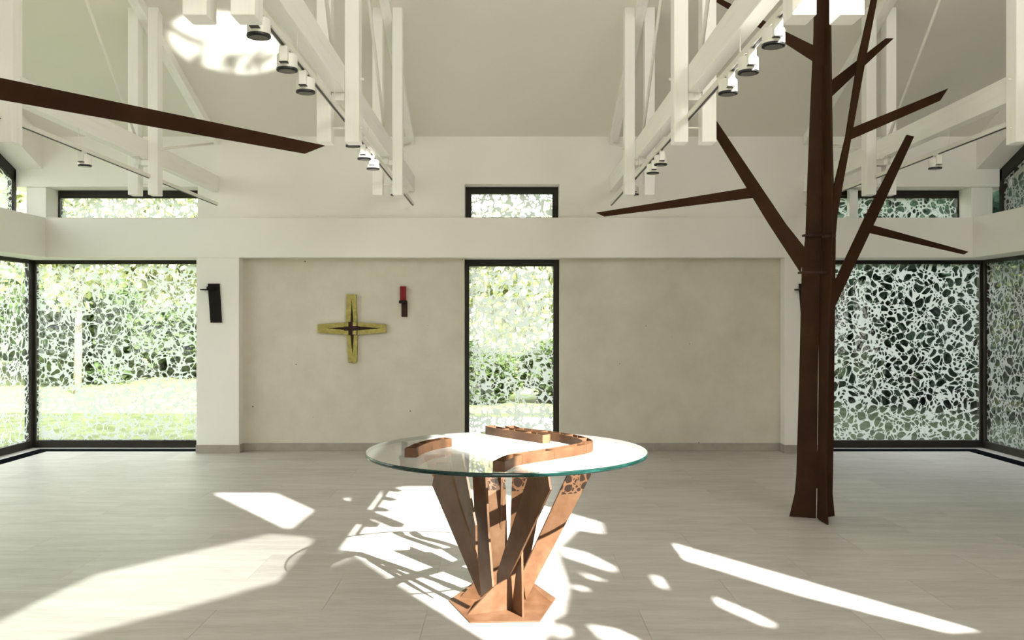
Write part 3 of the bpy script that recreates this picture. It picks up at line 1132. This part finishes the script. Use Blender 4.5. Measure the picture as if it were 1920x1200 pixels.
# ------------------------------------------------------------------ wall pieces
def cross():
    Yw = 11.17
    k = 1 / 5.4545 / F * Yw
    cxp, czp = 548, 632
    o = at(560 + cxp / 5.4545, 500 + czp / 5.4545, Yw)
    t = thing('wall_cross', 'hammered golden cross with split arms on the clay wall', 'cross', o)

    def pt(x, y, d):
        return Vector((o.x + (x - cxp) * k, Yw - d, o.z - (y - czp) * k))

    strips = {
        'arm_top': ([(497, 285), (592, 285), (592, 318), (560, 330), (603, 565), (565, 565), (548, 345), (538, 565), (487, 565), (495, 420)],),
    }
    arms = [
        [(497, 285), (592, 285), (604, 565), (566, 565), (549, 345), (536, 565), (486, 565)],
        [(897, 590), (897, 675), (612, 698), (612, 650), (845, 630), (612, 612), (612, 570)],
        [(600, 978), (557, 985), (515, 978), (497, 700), (536, 700), (556, 905), (570, 700), (610, 700)],
        [(200, 676), (200, 588), (475, 572), (475, 618), (290, 630), (475, 645), (475, 698)],
    ]
    for a in arms:
        bm = bmesh.new()
        add_plate(bm, [pt(x, y, 0.045) for x, y in a], (0, 0.045, 0))
        obj('arm', bm, M['gold'], t, bevel=0.003)
    bm = bmesh.new()
    add_plate(bm, [pt(x, y, 0.030) for x, y in ((470, 606), (515, 606), (515, 562), (558, 562), (558, 606), (622, 606), (622, 650), (558, 650), (558, 705), (515, 705), (515, 650), (470, 650))], (0, 0.03, 0))
    obj('centre_plate', bm, M['rust_iron'], t)
    for slit in ([(549, 350), (564, 570), (536, 570)], [(840, 630), (606, 648), (606, 614)], [(556, 900), (538, 696), (568, 696)], [(295, 630), (480, 616), (480, 648)]):
        bm = bmesh.new()
        add_plate(bm, [pt(x, y, 0.012) for x, y in slit], (0, 0.012, 0))
        obj('slit_plate', bm, M['rust_iron'], t)
    for x0, y0 in ((476, 570), (560, 565), (476, 655), (558, 652)):
        bm = bmesh.new()
        add_plate(bm, [pt(x0, y0, 0.055), pt(x0 + 40, y0, 0.055), pt(x0 + 40, y0 + 42, 0.055), pt(x0, y0 + 42, 0.055)], (0, 0.055, 0))
        obj('corner_block', bm, M['gold'], t, bevel=0.003)


cross()


def sconce(x_px, y_top, y_bot, wpx, label, Yw, shelf=True):
    p = at(x_px, y_bot, Yw)
    t = thing('candle_sconce', label, 'sconce', p, 'steel candle sconces on the pillars')
    bm = bmesh.new()
    a = [at(x_px - wpx * 0.70, y_top, Yw), at(x_px + wpx * 0.22, y_top, Yw), at(x_px + wpx * 0.40, y_bot, Yw), at(x_px - wpx * 0.48, y_bot, Yw)]
    add_plate(bm, [q + Vector((0, -0.022, 0)) for q in a], (0, 0.022, 0))
    obj('back_plate', bm, M['black_iron'], t, bevel=0.002)
    s0 = at(x_px - wpx * 1.05, y_top + 11, Yw)
    s1 = at(x_px - wpx * 0.05, y_top + 11, Yw)
    bm = bmesh.new()
    add_box(bm, s0.x, s1.x, Yw - 0.13, Yw - 0.01, s0.z - 0.010, s0.z + 0.004)
    obj('shelf', bm, M['black_iron'], t, bevel=0.001)
    bm = bmesh.new()
    add_tube(bm, ((s0.x + s1.x) / 2, Yw - 0.08, s0.z), ((s0.x + s1.x) / 2, Yw - 0.08, s0.z + 0.035), 0.016, seg=14)
    obj('candle_cup', bm, M['black_iron'], t)


sconce(407, 532, 605, 24, 'black steel candle sconce on the left pillar above the skirting', BACK)
sconce(1514, 532, 607, 24, 'black steel candle sconce on the right pillar mostly hidden by the steel tree', BACK)

# sanctuary lamp right of the cross
Yw = 11.17
t = thing('sanctuary_lamp', 'small red and rust brown wall lamp right of the golden cross', 'wall lamp', at(757, 593, Yw))
a, b = at(751, 537, Yw), at(762, 564, Yw)
boxobj('red_glass', M['red_glass'], t, a.x, b.x, Yw - 0.06, Yw, b.z, a.z, bevel=0.004)
a, b = at(753, 566, Yw), at(764, 594, Yw)
boxobj('back_plate', M['rust_iron'], t, a.x, b.x, Yw - 0.025, Yw, b.z, a.z, bevel=0.002)
a, b = at(749.5, 563.5, Yw), at(763.5, 569, Yw)
boxobj('bracket', M['black_iron'], t, a.x, b.x, Yw - 0.085, Yw, b.z, a.z, bevel=0.002)

# small white device in the right clerestory
t = thing('window_actuator', 'small white box standing in the right clerestory beside the tree trunk', 'actuator', at(1601, 397, 11.2))
a, b = at(1593, 354, 11.2), at(1609, 397, 11.2)
boxobj('housing', M['white_lacquer'], t, a.x, b.x, 11.2, 11.29, BEAM1, a.z, bevel=0.006)
boxobj('foot', M['white_lacquer'], t, a.x - 0.05, a.x + 0.02, 11.21, 11.28, BEAM1, BEAM1 + 0.045, bevel=0.004)


# ------------------------------------------------------------------ the garden outside
bm = bmesh.new()
nx, ny = 60, 50
X0, X1, Y0, Y1 = -45, 45, -25, 60
gv = []
for j in range(ny + 1):
    for i in range(nx + 1):
        x = X0 + (X1 - X0) * i / nx
        yy = Y0 + (Y1 - Y0) * j / ny
        z = -0.08 + max(0, yy - 24) * 0.06 + 0.05 * math.sin(x * 0.4) * max(0, min(1, (yy - 14) / 8))
        gv.append(bm.verts.new((x, yy, z)))
for j in range(ny):
    for i in range(nx):
        a = j * (nx + 1) + i
        f = bm.faces.new((gv[a], gv[a + 1], gv[a + nx + 2], gv[a + nx + 1])); f.smooth = True
# leave out what lies under the building
bmesh.ops.delete(bm, geom=[f for f in bm.faces if abs(f.calc_center_median().x) < 5.2 and 0.5 < f.calc_center_median().y < 10.4], context='FACES')
struct(obj('ground', bm, M['lawn']), 'mown lawn round the chapel')
M['humus'] = plain('dark_woodland_floor', (0.035, 0.045, 0.025), 0.95, var=0.4, scale=4, spec=0.05)
struct(boxobj('woodland_floor', M['humus'], None, 6.605, 24.0, -4, 24, -0.14, -0.05))
struct(boxobj('woodland_floor', M['humus'], None, 3.0, 6.6, 11.7, 24, -0.14, -0.05))
struct(boxobj('path', M['soil'], None, -3.0, 2.99, 13.2, 15.6, -0.12, -0.055), 'pale gravel path behind the middle window')


def leaf_cloud(n, radii, clumps, leaf, seed):
    r = np.random.default_rng(seed)
    c = r.normal(size=(clumps, 3)); c /= np.linalg.norm(c, axis=1)[:, None]
    c *= r.uniform(0.35, 1.0, (clumps, 1)) ** 0.6
    idx = r.integers(0, clumps, n)
    p = c[idx] * 0.85 + np.clip(r.normal(scale=0.15, size=(n, 3)), -0.3, 0.3)
    p *= np.array(radii)
    a = r.normal(size=(n, 3)); a /= np.linalg.norm(a, axis=1)[:, None]
    b = np.cross(a, r.normal(size=(n, 3))); b /= np.linalg.norm(b, axis=1)[:, None]
    s = leaf * r.uniform(0.6, 1.3, (n, 1))
    quad = np.stack([p - a * s, p + b * s * 0.55, p + a * s, p - b * s * 0.55], axis=1).reshape(-1, 3)
    me = bpy.data.meshes.new('foliage')
    me.vertices.add(n * 4); me.vertices.foreach_set('co', quad.astype(np.float32).ravel())
    me.loops.add(n * 4); me.loops.foreach_set('vertex_index', np.arange(n * 4, dtype=np.int32))
    me.polygons.add(n); me.polygons.foreach_set('loop_start', np.arange(0, n * 4, 4, dtype=np.int32))
    me.update(calc_edges=True)
    return me


CLOUDS = {}
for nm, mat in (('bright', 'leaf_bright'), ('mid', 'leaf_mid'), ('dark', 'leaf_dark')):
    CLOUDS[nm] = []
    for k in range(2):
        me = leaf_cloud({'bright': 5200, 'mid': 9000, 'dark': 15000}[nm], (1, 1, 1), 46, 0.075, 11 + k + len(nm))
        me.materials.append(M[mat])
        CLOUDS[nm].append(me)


def plant(name, label, cat, group, x, y, z, rx, ry, rz, kind, trunk_h, v=0):
    t = thing(name, label, cat, (x, y, z), group)
    f = bpy.data.objects.new('foliage', CLOUDS[kind][v % 2]); COL.objects.link(f)
    f.parent = t; f.location = (0, 0, trunk_h + rz * 0.85); f.scale = (rx, ry, rz)
    f.rotation_euler = (0, 0, random.uniform(0, 6.28))
    f['kind'] = 'stuff'
    bm = bmesh.new()
    r = 0.05 + 0.03 * rz
    add_tube(bm, (0, 0, -0.1), (0.05, 0, trunk_h + rz * 0.5), r, r * 0.6, seg=10)
    for kk in range(4):
        aa = kk * 1.57 + x
        add_tube(bm, (0.03, 0, trunk_h + rz * 0.25), (rx * 0.5 * math.cos(aa), ry * 0.5 * math.sin(aa), trunk_h + rz * 1.0), r * 0.5, r * 0.2, seg=6)
    o = obj('trunk', bm, M['bark'], None)
    o.parent = t
    return t


GL = 'garden plants beyond the left window'
GM = 'garden plants beyond the middle window'
GR = 'woodland plants beyond the right windows'
for i, (x, y, rx, rz, kind, th) in enumerate([
        (-11.5, 24, 1.9, 1.5, 'mid', 0.0), (-9.0, 26, 2.0, 1.2, 'mid', 0.0), (-13.5, 27, 2.6, 1.7, 'mid', 0.0)]):
    plant('garden_shrub', ('dark green shrub beside the slim pale trunk beyond the left window', 'dark green shrub near the left pillar, beyond the left window lawn', 'wide dark shrub farthest back near the left corner mullion')[i], 'shrub', GL, x, y, -0.1 + max(0, y - 24) * .06, rx, rx, rz, kind, th, i)
plant('clipped_hedge', 'dark hedge beyond the lawn at the pillar end of the left window', 'hedge', GL, -8.0, 29, 0.2, 2.0, 1.2, 1.1, 'mid', 0.0, 1)
for i, (x, y, rx, rz, th) in enumerate([
        (-15, 30, 3.2, 3.4, 1.8), (-11.8, 32, 3.2, 3.6, 1.9), (-8.2, 33, 3.0, 3.4, 1.9), (-20, 29, 3.5, 4.0, 1.8), (-10.0, 20.5, 1.6, 1.7, 2.3), (-22, 20, 3.5, 4.0, 1.5),
        (-17, 14, 2.5, 3.0, 1.5), (-24, 36, 4, 4, 2)]):
    plant('garden_tree', ('light green leafy tree behind the wide shrub near the left corner mullion', 'light green leafy tree in the right half of the large left window',
           'light green leafy tree hidden behind the left pillar', 'light green leafy tree far out in the left side window', 'young tree with a slim pale trunk on the lawn, left window',
           'broad light green tree close outside the left side window', 'low-crowned light tree nearest outside the left side window', 'farthest light green tree on the rise beyond the left garden')[i], 'tree', GL, x, y, -0.1 + max(0, y - 24) * .06, rx, rx, rz, 'bright', th, i)
for i, (x, y, rx, rz, th, kind) in enumerate([
        (-2.4, 28, 2.0, 2.6, 1.2, 'bright'), (0.6, 27, 1.9, 2.4, 1.0, 'bright'), (3.2, 29, 2.2, 2.8, 1.2, 'mid')]):
    plant('garden_tree', ('bright leafy tree behind the left edge of the middle window', 'bright leafy tree filling the middle window above the shrubs', 'darker leafy tree behind the right edge of the middle window')[i], 'tree', GM, x, y, -0.1 + max(0, y - 24) * .06, rx, rx, rz, kind, th, i)
for i, (x, y, rx, rz) in enumerate([(-0.6, 18.5, 0.9, 0.7), (1.2, 18.8, 1.0, 0.75)]):
    plant('garden_shrub', ('low green shrub left beside the path in the middle window', 'low green shrub right beside the path in the middle window')[i], 'shrub', GM, x, y, -0.1, rx, rx, rz, 'mid', 0.0, i)
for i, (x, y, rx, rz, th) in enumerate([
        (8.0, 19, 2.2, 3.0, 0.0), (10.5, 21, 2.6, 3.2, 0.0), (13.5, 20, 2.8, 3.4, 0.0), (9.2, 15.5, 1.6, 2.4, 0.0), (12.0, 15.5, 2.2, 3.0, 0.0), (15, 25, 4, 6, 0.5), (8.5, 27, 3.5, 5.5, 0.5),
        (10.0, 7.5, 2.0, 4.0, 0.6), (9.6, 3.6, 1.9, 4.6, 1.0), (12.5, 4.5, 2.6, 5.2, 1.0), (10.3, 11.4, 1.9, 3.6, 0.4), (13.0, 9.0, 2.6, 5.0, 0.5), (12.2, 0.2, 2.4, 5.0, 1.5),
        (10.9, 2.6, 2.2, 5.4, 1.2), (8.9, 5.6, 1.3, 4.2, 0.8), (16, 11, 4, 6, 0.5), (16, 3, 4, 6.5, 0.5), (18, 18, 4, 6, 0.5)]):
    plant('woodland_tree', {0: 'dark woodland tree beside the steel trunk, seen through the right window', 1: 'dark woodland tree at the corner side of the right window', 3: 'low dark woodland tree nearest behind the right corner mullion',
           5: 'tall woodland tree far behind the right corner', 6: 'tall woodland tree far behind the steel tree trunk', 10: 'dark woodland tree close outside the right side glazing'}.get(i, 'dark dense woodland tree farther out beyond the right side glazing'), 'tree', GR, x, y, -0.1, rx, rx, rz, 'dark', th, i)
